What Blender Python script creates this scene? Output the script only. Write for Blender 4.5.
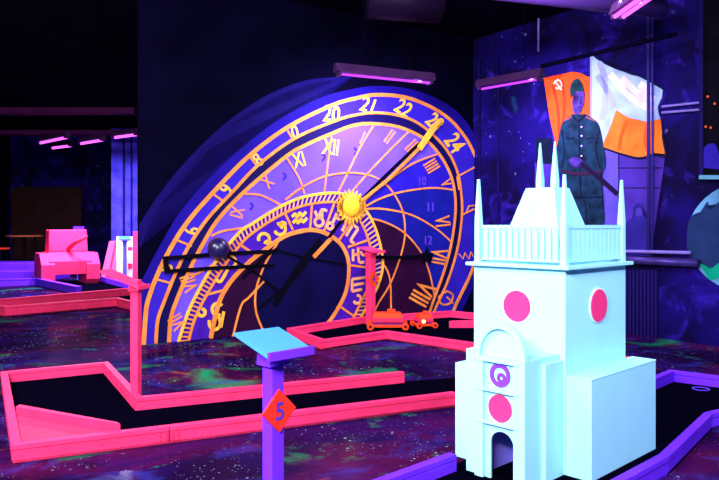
import bpy, bmesh, math, random
from mathutils import Vector, Matrix
random.seed(7)
for o in list(bpy.data.objects): bpy.data.objects.remove(o)
C = bpy.context.scene.collection
SC = bpy.context.scene

# ------------------------------------------------------------------ camera, world, exposure
F, CX, HZ, H = 700.0, 359.5, 225.0, 1.5
cam = bpy.data.cameras.new('camera'); co = bpy.data.objects.new('camera', cam); C.objects.link(co)
co.location = (0, 0, H); co.rotation_euler = (math.pi/2, 0, 0)
cam.lens = 36*F/719; cam.sensor_width = 36; cam.shift_y = -(240-HZ)/719; cam.clip_end = 200
SC.camera = co
SC.view_settings.view_transform = 'Standard'; SC.view_settings.look = 'None'
SC.view_settings.exposure = 0.12; SC.view_settings.gamma = 1.0; SC.view_settings.use_curve_mapping = False
w = bpy.data.worlds.new('world'); SC.world = w; w.use_nodes = True
w.node_tree.nodes['Background'].inputs[0].default_value = (0.06, 0.05, 0.5, 1)
w.node_tree.nodes['Background'].inputs[1].default_value = 0.3

def area(loc, target, sx, sy, power, col, spread=180):
    l = bpy.data.lights.new('tube_or_fill_lamp', 'AREA'); l.shape = 'RECTANGLE'; l.size = sx; l.size_y = sy
    l.energy = power; l.color = col; l.spread = math.radians(spread)
    o = bpy.data.objects.new('tube_or_fill_lamp', l); C.objects.link(o); o.location = loc
    o.rotation_euler = (Vector(target)-Vector(loc)).to_track_quat('-Z', 'Y').to_euler()
    return o
# ceiling tubes inferred above and behind the camera, then added unseen fill lamps
area((-1.7, -0.9, 3.4), (-0.7, 5.5, 0.3), 2.6, 0.5, 740, (0.95, 0.97, 1.0))
area((3.6, 2.2, 3.6), (2.0, 5.0, 0.5), 1.6, 0.3, 150, (0.6, 0.65, 1.0))  # added bluish fill from the right, no tube known there
area((-4.6, 5.0, 3.8), (-3.5, 8.0, 0.2), 1.3, 0.3, 260, (1.0, 0.85, 1.0))  # added fill over the left lanes, evens out the pink boards
area((-2.6, 3.2, 3.9), (-1.2, 6.2, 0.1), 1.3, 0.3, 130, (1.0, 0.9, 1.0))  # added fill over the front pink lane
area((1.5, 6.0, 4.0), (0.6, 9.0, 0.1), 1.3, 0.3, 130, (1.0, 0.85, 1.0))  # added fill over the lane below the clock

# ------------------------------------------------------------------ materials
MATS = {}
def mat(name, col, rough=0.6, var=0.12, scale=9.0, emit=0.0, ecol=None, bump=0.0, spec=0.06, metal=0.0):
    if name in MATS: return MATS[name]
    m = bpy.data.materials.new(name); m.use_nodes = True; nt = m.node_tree; b = nt.nodes['Principled BSDF']
    b.inputs['Roughness'].default_value = rough; b.inputs['Specular IOR Level'].default_value = spec
    b.inputs['Metallic'].default_value = metal
    tc = nt.nodes.new('ShaderNodeTexCoord'); n = nt.nodes.new('ShaderNodeTexNoise'); n.inputs['Scale'].default_value = scale
    n.inputs['Detail'].default_value = 4
    nt.links.new(tc.outputs['Object'], n.inputs['Vector'])
    r = nt.nodes.new('ShaderNodeValToRGB')
    r.color_ramp.elements[0].position = 0.3; r.color_ramp.elements[1].position = 0.7
    r.color_ramp.elements[0].color = [c*(1-var) for c in col]+[1]
    r.color_ramp.elements[1].color = [min(1, c*(1+var*0.4)) for c in col]+[1]
    nt.links.new(n.outputs['Fac'], r.inputs['Fac']); nt.links.new(r.outputs['Color'], b.inputs['Base Color'])
    if bump:
        bp = nt.nodes.new('ShaderNodeBump'); bp.inputs['Strength'].default_value = bump; bp.inputs['Distance'].default_value = 0.01
        nt.links.new(n.outputs['Fac'], bp.inputs['Height']); nt.links.new(bp.outputs['Normal'], b.inputs['Normal'])
    if emit:
        b.inputs['Emission Color'].default_value = list(ecol or col)+[1]; b.inputs['Emission Strength'].default_value = emit
    MATS[name] = m; return m

def galaxy(name, base, patches, rough, star_scale, star_col=(0.6, 0.7, 1), scale=0.8, stars=0.06, spec=0.5, stretch=(1, 1, 1), gloss=0.0):
    """dark paint sprayed with coloured nebula patches and speckled with stars"""
    m = bpy.data.materials.new(name); m.use_nodes = True; nt = m.node_tree; b = nt.nodes['Principled BSDF']
    b.inputs['Roughness'].default_value = rough; b.inputs['Specular IOR Level'].default_value = spec
    tc = nt.nodes.new('ShaderNodeTexCoord'); mp = nt.nodes.new('ShaderNodeMapping'); mp.inputs['Scale'].default_value = stretch
    nt.links.new(tc.outputs['Object'], mp.inputs['Vector'])
    cur = None
    rgb = nt.nodes.new('ShaderNodeRGB'); rgb.outputs[0].default_value = list(base)+[1]; cur = rgb.outputs[0]
    for i, (col, lo, hi, sc) in enumerate(patches):
        off = nt.nodes.new('ShaderNodeVectorMath'); off.operation = 'ADD'; off.inputs[1].default_value = (13.7*i+3.1, 5.3*i, 2.9*i)
        nt.links.new(mp.outputs['Vector'], off.inputs[0])
        n = nt.nodes.new('ShaderNodeTexNoise'); n.inputs['Scale'].default_value = sc*scale; n.inputs['Detail'].default_value = 6
        n.inputs['Roughness'].default_value = 0.6; n.inputs['Distortion'].default_value = 0.6
        nt.links.new(off.outputs[0], n.inputs['Vector'])
        mr = nt.nodes.new('ShaderNodeMapRange'); mr.inputs['From Min'].default_value = lo; mr.inputs['From Max'].default_value = hi
        nt.links.new(n.outputs['Fac'], mr.inputs['Value'])
        mx = nt.nodes.new('ShaderNodeMix'); mx.data_type = 'RGBA'
        nt.links.new(mr.outputs[0], mx.inputs['Factor']); nt.links.new(cur, mx.inputs['A']); mx.inputs['B'].default_value = list(col)+[1]
        cur = mx.outputs['Result']
    for sc, th in ((star_scale, stars), (star_scale*0.4, stars*1.0)):
        v = nt.nodes.new('ShaderNodeTexVoronoi'); v.inputs['Scale'].default_value = sc
        nt.links.new(tc.outputs['Object'], v.inputs['Vector'])
        mr = nt.nodes.new('ShaderNodeMapRange'); mr.inputs['From Min'].default_value = th; mr.inputs['From Max'].default_value = th*0.3
        nt.links.new(v.outputs['Distance'], mr.inputs['Value'])
        n = nt.nodes.new('ShaderNodeTexNoise'); n.inputs['Scale'].default_value = 1.3
        nt.links.new(tc.outputs['Object'], n.inputs['Vector'])
        m2 = nt.nodes.new('ShaderNodeMapRange'); m2.inputs['From Min'].default_value = 0.45; m2.inputs['From Max'].default_value = 0.7
        nt.links.new(n.outputs['Fac'], m2.inputs['Value'])
        mul = nt.nodes.new('ShaderNodeMath'); mul.operation = 'MULTIPLY'
        nt.links.new(mr.outputs[0], mul.inputs[0]); nt.links.new(m2.outputs[0], mul.inputs[1])
        mx = nt.nodes.new('ShaderNodeMix'); mx.data_type = 'RGBA'
        nt.links.new(mul.outputs[0], mx.inputs['Factor']); nt.links.new(cur, mx.inputs['A']); mx.inputs['B'].default_value = list(star_col)+[1]
        cur = mx.outputs['Result']
    nt.links.new(cur, b.inputs['Base Color'])
    if gloss:
        b.inputs['Specular IOR Level'].default_value = 0; out = nt.nodes['Material Output']
        df = nt.nodes.new('ShaderNodeBsdfDiffuse'); gl = nt.nodes.new('ShaderNodeBsdfGlossy'); gl.inputs['Roughness'].default_value = rough
        ms = nt.nodes.new('ShaderNodeMixShader'); ms.inputs[0].default_value = gloss
        nt.links.new(cur, df.inputs['Color']); nt.links.new(df.outputs[0], ms.inputs[1]); nt.links.new(gl.outputs[0], ms.inputs[2])
        nt.links.new(ms.outputs[0], out.inputs['Surface']); nt.nodes.remove(b)
    MATS[name] = m; return m

PINK = mat('fluorescent_pink_paint', (1.0, 0.038, 0.165), 0.55, 0.15, 6, bump=0.1)
PINKD = mat('deep_pink_paint', (0.9, 0.03, 0.11), 0.55, 0.15, 6)
PURPLE = mat('violet_paint', (0.165, 0.025, 1.0), 0.5, 0.15, 5, bump=0.1)
CYAN = mat('pale_cyan_paint', (0.055, 0.25, 0.85), 0.5, 0.05, 6)
WHITE = mat('fluorescent_white_paint', (0.40, 0.86, 1.0), 0.6, 0.04, 4, bump=0.05)
TURF = mat('black_turf', (0.0015, 0.001, 0.006), 0.95, 0.5, 60, bump=0.3, spec=0.0)
BLACK = mat('black_paint', (0.002, 0.0015, 0.006), 0.7, 0.3, spec=.03)
ORANGE = mat('fluorescent_orange_paint', (1.0, 0.16, 0.02), 0.5, 0.2, 8)
REDO = mat('orange_red_paint', (1.0, 0.06, 0.015), 0.5, 0.15, 12)
RED = mat('red_paint', (0.85, 0.03, 0.02), 0.5, 0.15, 12)
GOLD = mat('orange_gold_paint', (1.0, 0.27, 0.05), 0.5, 0.3, 5)
GOLDL = mat('yellow_gold_paint', (1.0, 0.48, 0.05), 0.5, 0.2, 6)
SUN = mat('sun_yellow_paint', (1.0, 0.55, 0.03), 0.5, 0.25, 14)
BLUE = mat('ultramarine_paint', (0.030, 0.014, 0.44), 0.6, 0.2, 3)
BLUED = mat('deep_navy_paint', (0.006, 0.003, 0.07), 0.6, 0.3, 3)
BLUEM = mat('mid_blue_paint', (0.02, 0.01, 0.30), 0.6, 0.3, 3)
LAV = mat('lavender_paint', (0.14, 0.07, 0.95), 0.6, 0.25, 1.6)
NIGHT = mat('night_blue_paint', (0.008, 0.010, 0.26), 0.6, 0.3, 2)
VIOL = mat('zodiac_violet_paint', (0.055, 0.009, 0.36), 0.6, 0.3, 6)
MAROON = mat('dark_maroon_paint', (0.022, 0.002, 0.028), 0.6, 0.3, 3)
DISC = mat('disc_navy_paint', (0.003, 0.002, 0.045), 0.6, 0.4, 2)
CREAM = mat('cream_paint', (1.0, 0.40, 0.18), 0.5, 0.2, 8)
FAINT = mat('faint_violet_paint', (0.10, 0.04, 0.60), 0.6, 0.2, 8)
TUBE = mat('glowing_violet_tube', (0.02, 0.0, 0.04), 0.4, 0.0, emit=1.5, ecol=(0.50, 0.05, 1.0))
TUBEP = mat('glowing_magenta_tube', (0.02, 0.0, 0.04), 0.4, 0.0, emit=2.2, ecol=(0.85, 0.10, 1.0))
HOUS = mat('dark_violet_metal', (0.06, 0.02, 0.10), 0.5, 0.2, 6, metal=0.3)
CONDD = mat('near_black_metal', (.002, .001, .012), .8, spec=.02)
PIPE = mat('dark_blue_metal', (0.05, 0.03, 0.20), 0.35, 0.3, 6, metal=0.4)
WALLD = mat('near_black_blue_wall', (0.0012, 0.0008, 0.010), 0.9, 0.4, 2, spec=0.02)
CEIL = mat('black_ceiling', (0.0015, 0.001, 0.009), 0.9, 0.4, 2, spec=0.02)
BEAMM = mat('dark_magenta_beam', (0.06, 0.006, 0.06), 0.6, 0.3, 3)
BROWN = mat('dark_brown_panel', (0.035, 0.012, 0.012), 0.7, 0.3, 2)
WOOD = mat('brown_table_wood', (0.40, 0.09, 0.04), 0.5, 0.3, 6)
FLOOR = galaxy('galaxy_floor', (0.008, 0.0015, 0.022), [((0.016, 0.004, 0.085), .42, .68, 1.0), ((0.09, 0.003, 0.045), .48, .72, 0.9),
        ((0.0, 0.26, 0.10), .57, .74, 1.0), ((0.025, 0.025, 0.26), .54, .78, 2.4), ((0.35, 0.06, 0.02), .64, .80, 2.2), ((0.0, 0.20, 0.14), .64, .78, 3.0)], 0.14, 30, (0.5, 0.7, 1.0), 0.9, 0.15, 0.035, gloss=0.03)
GWALL = galaxy('galaxy_wall', (0.003, 0.001, 0.028), [((0.010, 0.003, 0.18), .42, .72, 1.0), ((0.04, 0.015, 0.50), .56, .80, 2.6), ((0.0, 0.10, 0.16), .66, .85, 1.5)],
        0.8, 7, (0.25, 0.3, 1), 0.9, 0.09, 0.05)

# ------------------------------------------------------------------ helpers
def bmnew(): return bmesh.new()
def obj(name, bm, m, parent=None, smooth=False, bevel=0.0):
    bmesh.ops.recalc_face_normals(bm, faces=bm.faces)
    me = bpy.data.meshes.new(name); bm.to_mesh(me); bm.free()
    for x in (m if isinstance(m, (list, tuple)) else [m]): me.materials.append(x)
    if smooth:
        for p in me.polygons: p.use_smooth = True
    o = bpy.data.objects.new(name, me); C.objects.link(o)
    if parent: o.parent = parent
    if bevel:
        b = o.modifiers.new('bevel', 'BEVEL'); b.width = bevel; b.segments = 2; b.limit_method = 'ANGLE'
    return o
def tag(o, label, cat, group=None, kind=None):
    o['label'] = label; o['category'] = cat
    if group: o['group'] = group
    if kind: o['kind'] = kind
    return o
def thing(name, label, cat, loc=(0, 0, 0), rz=0.0, group=None):
    o = bpy.data.objects.new(name, None); o.empty_display_size = .1; C.objects.link(o)
    o.location = loc; o.rotation_euler = (0, 0, rz); return tag(o, label, cat, group)
def struct(name, bm, m, **k):
    o = obj(name, bm, m, **k); o['kind'] = 'structure'; return o
def box(bm, x0, x1, y0, y1, z0, z1):
    v = [bm.verts.new((x, y, z)) for z in (z0, z1) for x, y in ((x0, y0), (x1, y0), (x1, y1), (x0, y1))]
    for f in ((3, 2, 1, 0), (4, 5, 6, 7), (0, 1, 5, 4), (1, 2, 6, 5), (2, 3, 7, 6), (3, 0, 4, 7)): bm.faces.new([v[i] for i in f])
    return bm
def hexa(bm, lo, hi):
    """lo, hi: matching rings of 3D points"""
    a = [bm.verts.new(p) for p in lo]; b = [bm.verts.new(p) for p in hi]; n = len(a)
    bm.faces.new(a[::-1]); bm.faces.new(b)
    for i in range(n): bm.faces.new((a[i], a[(i+1) % n], b[(i+1) % n], b[i]))
    return bm
def prism(bm, pts, z0, z1): return hexa(bm, [(x, y, z0) for x, y in pts], [(x, y, z1) for x, y in pts])
def tube(bm, pts, r, n=10):
    """round bar along 3D points"""
    pts = [Vector(p) for p in pts]; rings = []
    for i, p in enumerate(pts):
        d = (pts[min(i+1, len(pts)-1)]-pts[max(i-1, 0)]).normalized()
        u = d.cross(Vector((0, 0, 1)));
        if u.length < 1e-3: u = d.cross(Vector((1, 0, 0)))
        u.normalize(); v = d.cross(u); rr = r[i] if isinstance(r, (list, tuple)) else r
        rings.append([bm.verts.new(p+u*math.cos(2*math.pi*k/n)*rr+v*math.sin(2*math.pi*k/n)*rr) for k in range(n)])
    for a, b in zip(rings, rings[1:]):
        for k in range(n): bm.faces.new((a[k], a[(k+1) % n], b[(k+1) % n], b[k]))
    bm.faces.new(rings[0][::-1]); bm.faces.new(rings[-1]); return bm
def lathe(bm, prof, n=24, c=(0, 0)):
    rings = [[bm.verts.new((c[0]+r*math.cos(2*math.pi*k/n), c[1]+r*math.sin(2*math.pi*k/n), z)) for k in range(n)] for r, z in prof]
    for a, b in zip(rings, rings[1:]):
        for k in range(n): bm.faces.new((a[k], a[(k+1) % n], b[(k+1) % n], b[k]))
    bm.faces.new(rings[0][::-1]); bm.faces.new(rings[-1]); return bm
def G(x, y, h=0.0):
    """floor-plan point seen at pixel (x, y) for something of height h"""
    d = (H-h)*F/(y-HZ); return ((x-CX)*d/F, d)
_glyph = {}
def glyph(ch):
    """outline polygons of a character as triangles, about one unit high and centred"""
    if ch in _glyph: return _glyph[ch]
    cu = bpy.data.curves.new('glyph', 'FONT'); cu.body = ch; cu.resolution_u = 3; cu.offset = .022
    o = bpy.data.objects.new('glyph', cu); C.objects.link(o)
    dg = bpy.context.evaluated_depsgraph_get(); me = bpy.data.meshes.new_from_object(o.evaluated_get(dg))
    vs = [(v.co.x, v.co.y) for v in me.vertices]; fs = [tuple(p.vertices) for p in me.polygons]
    x0 = min(v[0] for v in vs); x1 = max(v[0] for v in vs); y0 = min(v[1] for v in vs); y1 = max(v[1] for v in vs)
    s = 1/(y1-y0); vs = [((x-(x0+x1)/2)*s, (y-(y0+y1)/2)*s) for x, y in vs]
    bpy.data.objects.remove(o); bpy.data.curves.remove(cu); bpy.data.meshes.remove(me)
    _glyph[ch] = (vs, fs); return _glyph[ch]
def catmull(pts, k=6):
    if len(pts) < 3: return list(pts)
    P = [pts[0]]+list(pts)+[pts[-1]]; out = []
    for i in range(1, len(P)-2):
        for j in range(k):
            t = j/k
            out.append(tuple(0.5*(2*b+(c-a)*t+(2*a-5*b+4*c-d)*t*t+(3*b-a-3*c+d)*t**3) for a, b, c, d in zip(P[i-1], P[i], P[i+1], P[i+2])))
    out.append(tuple(pts[-1])); return out

class Wall:
    """an upright wall plane; flat artwork is laid on it in wall coordinates (s along, z up)"""
    def __init__(s, p0, d, n): s.p0 = Vector((p0[0], p0[1])); s.d = Vector(d).normalized(); s.n = Vector(n).normalized()
    def uv(s, px, py):
        r = Vector(((px-CX)/F, 1.0)); t = s.p0.dot(s.n)/r.dot(s.n); q = r*t
        return ((q-s.p0).dot(s.d), max(0.004, H+(HZ-py)/F*t))
    def w(s, a, z, off): q = s.p0+s.d*a+s.n*off; return Vector((q.x, q.y, z))
    def fill(s, bm, px, off0, off1, smooth=True, uv=False):
        pts = catmull(px) if smooth else px
        q = pts if uv else [s.uv(*p) for p in pts]
        a = [bm.verts.new(s.w(u, z, off0)) for u, z in q]; b = [bm.verts.new(s.w(u, z, off1)) for u, z in q]; n = len(q)
        f = bm.faces.new(b); bmesh.ops.triangulate(bm, faces=[f])
        for i in range(n): bm.faces.new((a[i], a[(i+1) % n], b[(i+1) % n], b[i]))
    def line(s, bm, px, wd, off0, off1, smooth=True, wd2=None):
        pts = catmull(px) if smooth else px; q = [Vector(s.uv(*p)) for p in pts]; L = []; R = []
        for i, p in enumerate(q):
            t = (q[min(i+1, len(q)-1)]-q[max(i-1, 0)])
            if t.length < 1e-6: t = Vector((1, 0))
            t.normalize(); nn = Vector((-t.y, t.x)); ww = wd if wd2 is None else wd+(wd2-wd)*i/(len(q)-1)
            L.append(p+nn*ww/2); R.append(p-nn*ww/2)
        mk = lambda A, off: [bm.verts.new(s.w(v.x, max(v.y, .003), off)) for v in A]
        l0, l1, r0, r1 = mk(L, off0), mk(L, off1), mk(R, off0), mk(R, off1)
        for i in range(len(q)-1):
            bm.faces.new((l1[i], l1[i+1], r1[i+1], r1[i])); bm.faces.new((l0[i], l0[i+1], l1[i+1], l1[i])); bm.faces.new((r1[i], r1[i+1], r0[i+1], r0[i]))
        for i in (0, -1): bm.faces.new((l0[i], l1[i], r1[i], r0[i]))
    def text(s, bm, ch, px, up, right, off0, off1):
        """character centred at px; up/right are pixel vectors of one glyph height"""
        vs, fs = glyph(ch)
        q = [s.uv(px[0]+x*right[0]+y*up[0], px[1]+x*right[1]+y*up[1]) for x, y in vs]
        a = [bm.verts.new(s.w(u, z, off1)) for u, z in q]
        for f in fs:
            try: bm.faces.new([a[i] for i in f])
            except ValueError: pass
    def disc(s, bm, c, r, off0, off1, n=24, ry=None):
        ry = ry or r
        s.fill(bm, [(c[0]+r*math.cos(2*math.pi*k/n), c[1]+ry*math.sin(2*math.pi*k/n)) for k in range(n)], off0, off1, smooth=False)

dC = Vector((.815, .579)).normalized(); nC = Vector((dC.y, -dC.x))
WC = Wall((-2.64, 8.82), dC, nC)                       # clock wall
dR = Vector((dC.y, -dC.x)); nR = Vector((-dC.x, -dC.y))
CORN = WC.p0+dC*5.65
WR = Wall(CORN, dR, nR)                                # soldier wall
TOP = 4.7

# ------------------------------------------------------------------ the room
def wallbox(name, a, b, thick_n, m, z0=0, z1=TOP, th=.25):
    a = Vector(a); b = Vector(b); n = Vector(thick_n)*th
    return struct(name, prism(bmnew(), [a, b, b+n, a+n], z0, z1), m)
struct('floor', box(bmnew(), -12.6, 9.5, -3.2, 25.2, -.2, 0), FLOOR)
struct('ceiling', box(bmnew(), -12.6, 9.5, -3.2, 25.2, TOP, TOP+.2), CEIL)
cstart = WC.p0-dC*.13
wallbox('wall_clock', cstart, CORN+dC*.0, -nC, WALLD, th=.08)
rend = CORN+dR*9.0
wallbox('wall_right', CORN-dR*.3, rend, -nR, GWALL, th=.3)
wallbox('wall_side', rend, (rend.x, -3.2), (1, 0), WALLD)
wallbox('wall_rear', (-12.6, -3.2), (9.5, -3.2), (0, 1), WALLD, th=.1)
wallbox('wall_left', (-12.6, -3.2), (-12.6, 25.2), (1, 0), WALLD, th=.1)
wallbox('wall_back', (-12.5, 25.0), (3.5, 25.0), (0, 1), GWALL, th=.2)
b = bmnew(); box(b, -12.4, -9.93, 24.93, 25.0, 0, 2.85); box(b, -9.98, -9.9, 24.9, 25.0, 0, 2.9)
struct('trim_1', b, BROWN)
t = thing('pillar', 'bright blue painted pillar at the far end left of the clock wall', 'pillar', (-6.0, 19.6, 0))
obj('shaft', box(bmnew(), -.95, -.22, 0, .5, 0, 4.2), mat('bright_blue_pillar', (0.06, 0.05, 0.9), 0.6, 0.7, 2.5), t)
b = bmnew(); box(b, -.62, -.57, -.04, 0, 0, 4.2); box(b, -.40, -.36, -.04, 0, 0, 4.2); obj('cable', b, BLUED, t)
# ceiling beams over the far left part
for y, z, hh, lab in ((15.2, 3.93, .13, 'near dark magenta ceiling beam above the left part of the hall'), (17.5, 3.78, .10, 'far dark magenta ceiling beam above the left tubes')):
    o = obj('ceiling_beam', box(bmnew(), -12.4, -4.9, y, y+.3, z, z+hh), BEAMM, bevel=.01); tag(o, lab, 'beam')
# rear fascia above clock
o = obj('ceiling_duct', tube(bmnew(), [(.1, 9.0, 4.42), (1.05, 9.2, 4.42)], .26, 20), mat('dim_violet_duct', (.008, .003, .02), .5), smooth=True)
tag(o, 'dim violet round duct under the ceiling above the clock', 'duct')
o = obj('ceiling_duct', tube(bmnew(), [(1.1, 7.4, 4.02), (3.6, 8.3, 4.05)], .10, 20), mat('violet_duct', (.08, .03, .25), .5), smooth=True)
tag(o, 'thin violet pipe at the top edge between the clock and the soldier wall', 'pipe')
o = obj('ceiling_pipe', tube(bmnew(), [(2.4, 9.27, 3.60), (3.9, 8.6, 3.85)], .03, 12), CONDD, smooth=True)
tag(o, 'thin dark pipe running up to the right above the middle tube light', 'pipe')

# ------------------------------------------------------------------ tube lights
def fixture(p, q, label, m=TUBE, two=False, housing=.14, power=0, col=(1, 1, 1), target=None, tr=.016, group=None, drop=.06):
    p = Vector(p); q = Vector(q); d = (q-p).normalized(); s = d.cross(Vector((0, 0, 1))).normalized(); mid = (p+q)/2
    t = thing('blacklight_fixture', label, 'tube light', mid, 0, group)
    a, c = p-mid, q-mid; up = Vector((0, 0, 1)); e = d*.06
    prof = [(-housing/2*1.1, .0), (-housing/2*.6, .11), (housing/2*.6, .11), (housing/2*1.1, .0)]
    mk = lambda P: [P+s*x+up*(z+drop*.5) for x, z in prof]
    obj('housing', hexa(bmnew(), mk(a-e), mk(c+e)), HOUS, t, bevel=.006)
    for k in ((-.3, .3) if two else (0,)):
        obj('tube', tube(bmnew(), [a+s*housing*k, c+s*housing*k], tr), m, t, smooth=True)
    for P in (a, c):
        b = bmnew(); b2 = [P+s*x+up*z for x, z in ((-housing/2, -.02), (housing/2, -.02), (housing/2, .045), (-housing/2, .045))]
        hexa(b, [v-d*.015 for v in b2], [v+d*.015 for v in b2])
        obj('lamp_holder', b, HOUS, t)
    b = bmnew()
    for k in (.25, .75):
        P = a.lerp(c, k); tube(b, [P+up*(.06+drop*.5), Vector((P.x, P.y, TOP-mid.z))], .005, 6)
    obj('hanger', b, CONDD, t)
    if power:
        l = area((0, 0, 0), (0, 0, -1), (q-p).length*.8, .08, power, col)
        l.parent = t
        tv = Vector(target)-mid if target else Vector((0, 0, -1)); l.location = tv.normalized()*.075
        z = -tv.normalized(); x = (d-z*d.dot(z)).normalized(); y = z.cross(x)
        l.rotation_euler = Matrix((x, y, z)).transposed().to_euler()
    return t
fixture((-.27, 9.27, 3.5), (.99, 9.86, 3.5), 'violet tube light hanging in front of the top of the clock', power=120, col=(.72, .66, 1), target=(.1, 11.0, 1.9))
fixture((1.79, 10.3, 3.5), (2.46, 9.59, 3.5), 'violet tube light in the corner beside the red flag', power=58, col=(.75, .7, 1), target=(3.6, 10.6, 2.0))
fixture((2.49, 6.73, 3.5), (2.56, 5.5, 3.5), 'bright magenta twin tube light at the top right', TUBEP, True, power=50, col=(.6, .65, 1), target=(3.2, 7.5, 0.5), tr=.02)
far = [((-7.78, 17.07), (-6.69, 16), 'leftmost of the magenta tube lights far on the left'),
       ((-7.98, 18.2), (-7.3, 17.7), 'lowest small magenta tube light far on the left'),
       ((-6.84, 17.2), (-6.06, 16.5), 'third magenta tube light from the left, by the far blue wall'),
       ((-5.59, 16.0), (-4.94, 15.5), 'magenta tube light beside the left end of the clock wall')]
for i, (a, c, lab) in enumerate(far):
    fixture((*a, 3.5), (*c, 3.5), lab, TUBEP, power=(200, 90, 230, 240)[i], col=(.8, .7, 1), target=((a[0]+c[0])/2, a[1]-.3, 0), tr=.03, group=None)

# ------------------------------------------------------------------ golf lanes
def offset(pts, wd, closed):
    n = len(pts); out = []
    for i in range(n):
        P = Vector(pts[i]); a = Vector(pts[(i-1) % n]); c = Vector(pts[(i+1) % n])
        if not closed and i == 0: a = P-(c-P)
        if not closed and i == n-1: c = P+(P-a)
        d1 = (P-a).normalized(); d2 = (c-P).normalized(); n1 = Vector((-d1.y, d1.x)); n2 = Vector((-d2.y, d2.x))
        m = (n1+n2).normalized(); out.append(P+m*wd/max(.3, m.dot(n1)))
    return out
def borders(parent, pts, m, wd=.055, h=.12, closed=False, flip=False, z0=0, org=(0, 0)):
    """boards along pts; inside is to the left of the walking direction (flip: right)"""
    ins = offset(pts, -wd if flip else wd, closed); lip = offset(pts, .006 if flip else -.006, closed)
    n = len(pts); X = lambda p: (p[0]-org[0], p[1]-org[1])
    for i in range(n if closed else n-1):
        j = (i+1) % n; b = bmnew()
        prism(b, [X(pts[i]), X(pts[j]), X(ins[j]), X(ins[i])], z0, h-.038)
        prism(b, [X(lip[i]), X(lip[j]), X(ins[j]), X(ins[i])], h-.034, h)
        obj('border_board', b, m[i] if isinstance(m, list) else m, parent, bevel=.004)
def turf(parent, pts, z=.02, org=(0, 0)):
    b = bmnew(); prism(b, [(p[0]-org[0], p[1]-org[1]) for p in pts], 0.002, z); return obj('turf', b, TURF, parent)
def cup(parent, x, y, m, r=.055, z=.02):
    b = bmnew(); lathe(b, [(r, z-.004), (r, z+.004), (r*.8, z+.004), (r*.78, z-.002)], 28, (x, y)); obj('hole_cup', b, m, parent, smooth=False)

# lane 5, pink, in front
A5 = G(12, 445, .12); B5 = G(1, 371.5, .12); C5 = G(108, 361.5, .12); D5 = G(141, 396, .12); E5b = G(402, 371, .12); E5 = G(456, 392.5, .12)
t = thing('golf_lane', 'pink bordered black golf lane with corner wedge across the front left', 'golf lane')
borders(t, [E5, A5, B5, C5, D5, E5b], PINK, flip=True)
X5 = (E5[0]+.28, E5[1]+.12); Y5 = (1.35, 6.95)
turf(t, [A5, E5, X5, Y5, E5b, D5, C5, B5])
hx, hy = G(60, 377); cup(t, hx, hy+.1, REDO, .06)
# corner wedge
ins = offset([E5, A5, B5], -.056, False); a = ins[1]
da = (Vector(A5)-Vector(B5)).normalized(); db = (Vector(E5)-Vector(A5)).normalized()
p1 = a-da*.80; p2 = a+db*.60
b = bmnew(); prism(b, [p1, p2, p2-da*.06-db*.01, p1-da*.06+db*.03], .02, .16); obj('corner_wedge', b, PINK, t, bevel=.003)
b = bmnew(); prism(b, [a, p2-db*.02, p1+da*.02], .02, .10); obj('wedge_filling', b, mat('filling_pink_paint', (.95, .035, .12), .6), t)
# joint plate with screws in the front board
pj = Vector(A5)+db*((Vector(G(168, 428, .1))-Vector(A5)).length); nb = Vector((db.y, -db.x))
b = bmnew(); prism(b, [pj-db*.003, pj+db*.003, pj+db*.003+nb*.008, pj-db*.003+nb*.008], .02, .12); obj('board_joint', b, mat('dark_pink_gap', (.25, .01, .04)), t)
b = bmnew()
for k in range(4):
    for z in (.03, .05, .07):
        q = pj+db*(-.06+.04*k); prism(b, [q, q+db*.008, q+db*.008+nb*.009, q+nb*.009], z, z+.008)
obj('screw', b, PINKD, t)

# lane by the clock, pink
P1 = G(287, 328, .12); P2 = G(322.6, 340, .12); P3 = G(386, 331, .12); P4 = G(470, 342.5, .12); P5 = (2.85, 7.28)
Q1 = G(361, 316.5, .12); Q2 = G(451, 310.5, .12); Q3 = (2.85, 10.15)
t = thing('golf_lane', 'pink bordered black golf lane lying below the clock', 'golf lane')
borders(t, [P5, P4, P3, P2, P1, Q1, Q2, Q3], PINK, flip=True)
turf(t, [P5, P4, P3, P2, P1, Q1, Q2, Q3][::-1])
b = bmnew(); s1 = Vector(G(449, 321, .12)); s2 = s1+Vector((.75, .02)); prism(b, [s1, s2, s2+Vector((0, .16)), s1+Vector((.05, .05))], .02, .12)
obj('lane_divider', b, PINK, t, bevel=.003)

# lane with the church tower, violet
eR = Vector((.719, .695)); eL = Vector((-.695, .719)); O6 = Vector((1.216, 4.137))
def T(u, v): return O6+eL*u+eR*v          # plan point: u left along the front face, v back along the side face
t = thing('golf_lane', 'violet bordered black golf lane with the white tower standing on it', 'golf lane')
L0 = G(372, 480, .12)
uL = (Vector(L0)-O6).dot(eL); uA = -.385
F1 = Vector(G(670, 369.5, .12)); F2 = Vector(G(725, 376.2, .12)); F3 = F2+(F2-F1)*1.8
BB = Vector(G(668, 456, .12)); B2 = Vector(G(712, 413.5, .12)); B3 = B2+Vector((1.3, .75))
near = -2.6
borders(t, [T(uL, near), T(uL, -.40)], PURPLE, flip=True)
vF = (F1-O6).dot(eR)
borders(t, [T(uL, 1.05), F1, F2, F3], PURPLE, flip=True)
borders(t, [T(uA, near), BB, B2, B3], PURPLE)
turf(t, [T(uL, near), T(uA, near), BB, B2, B3, F3, F2, F1])
hx, hy = G(701, 389, .02); cup(t, hx, hy, mat('cup_violet', (.12, .05, .8), .5), .075)

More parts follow.
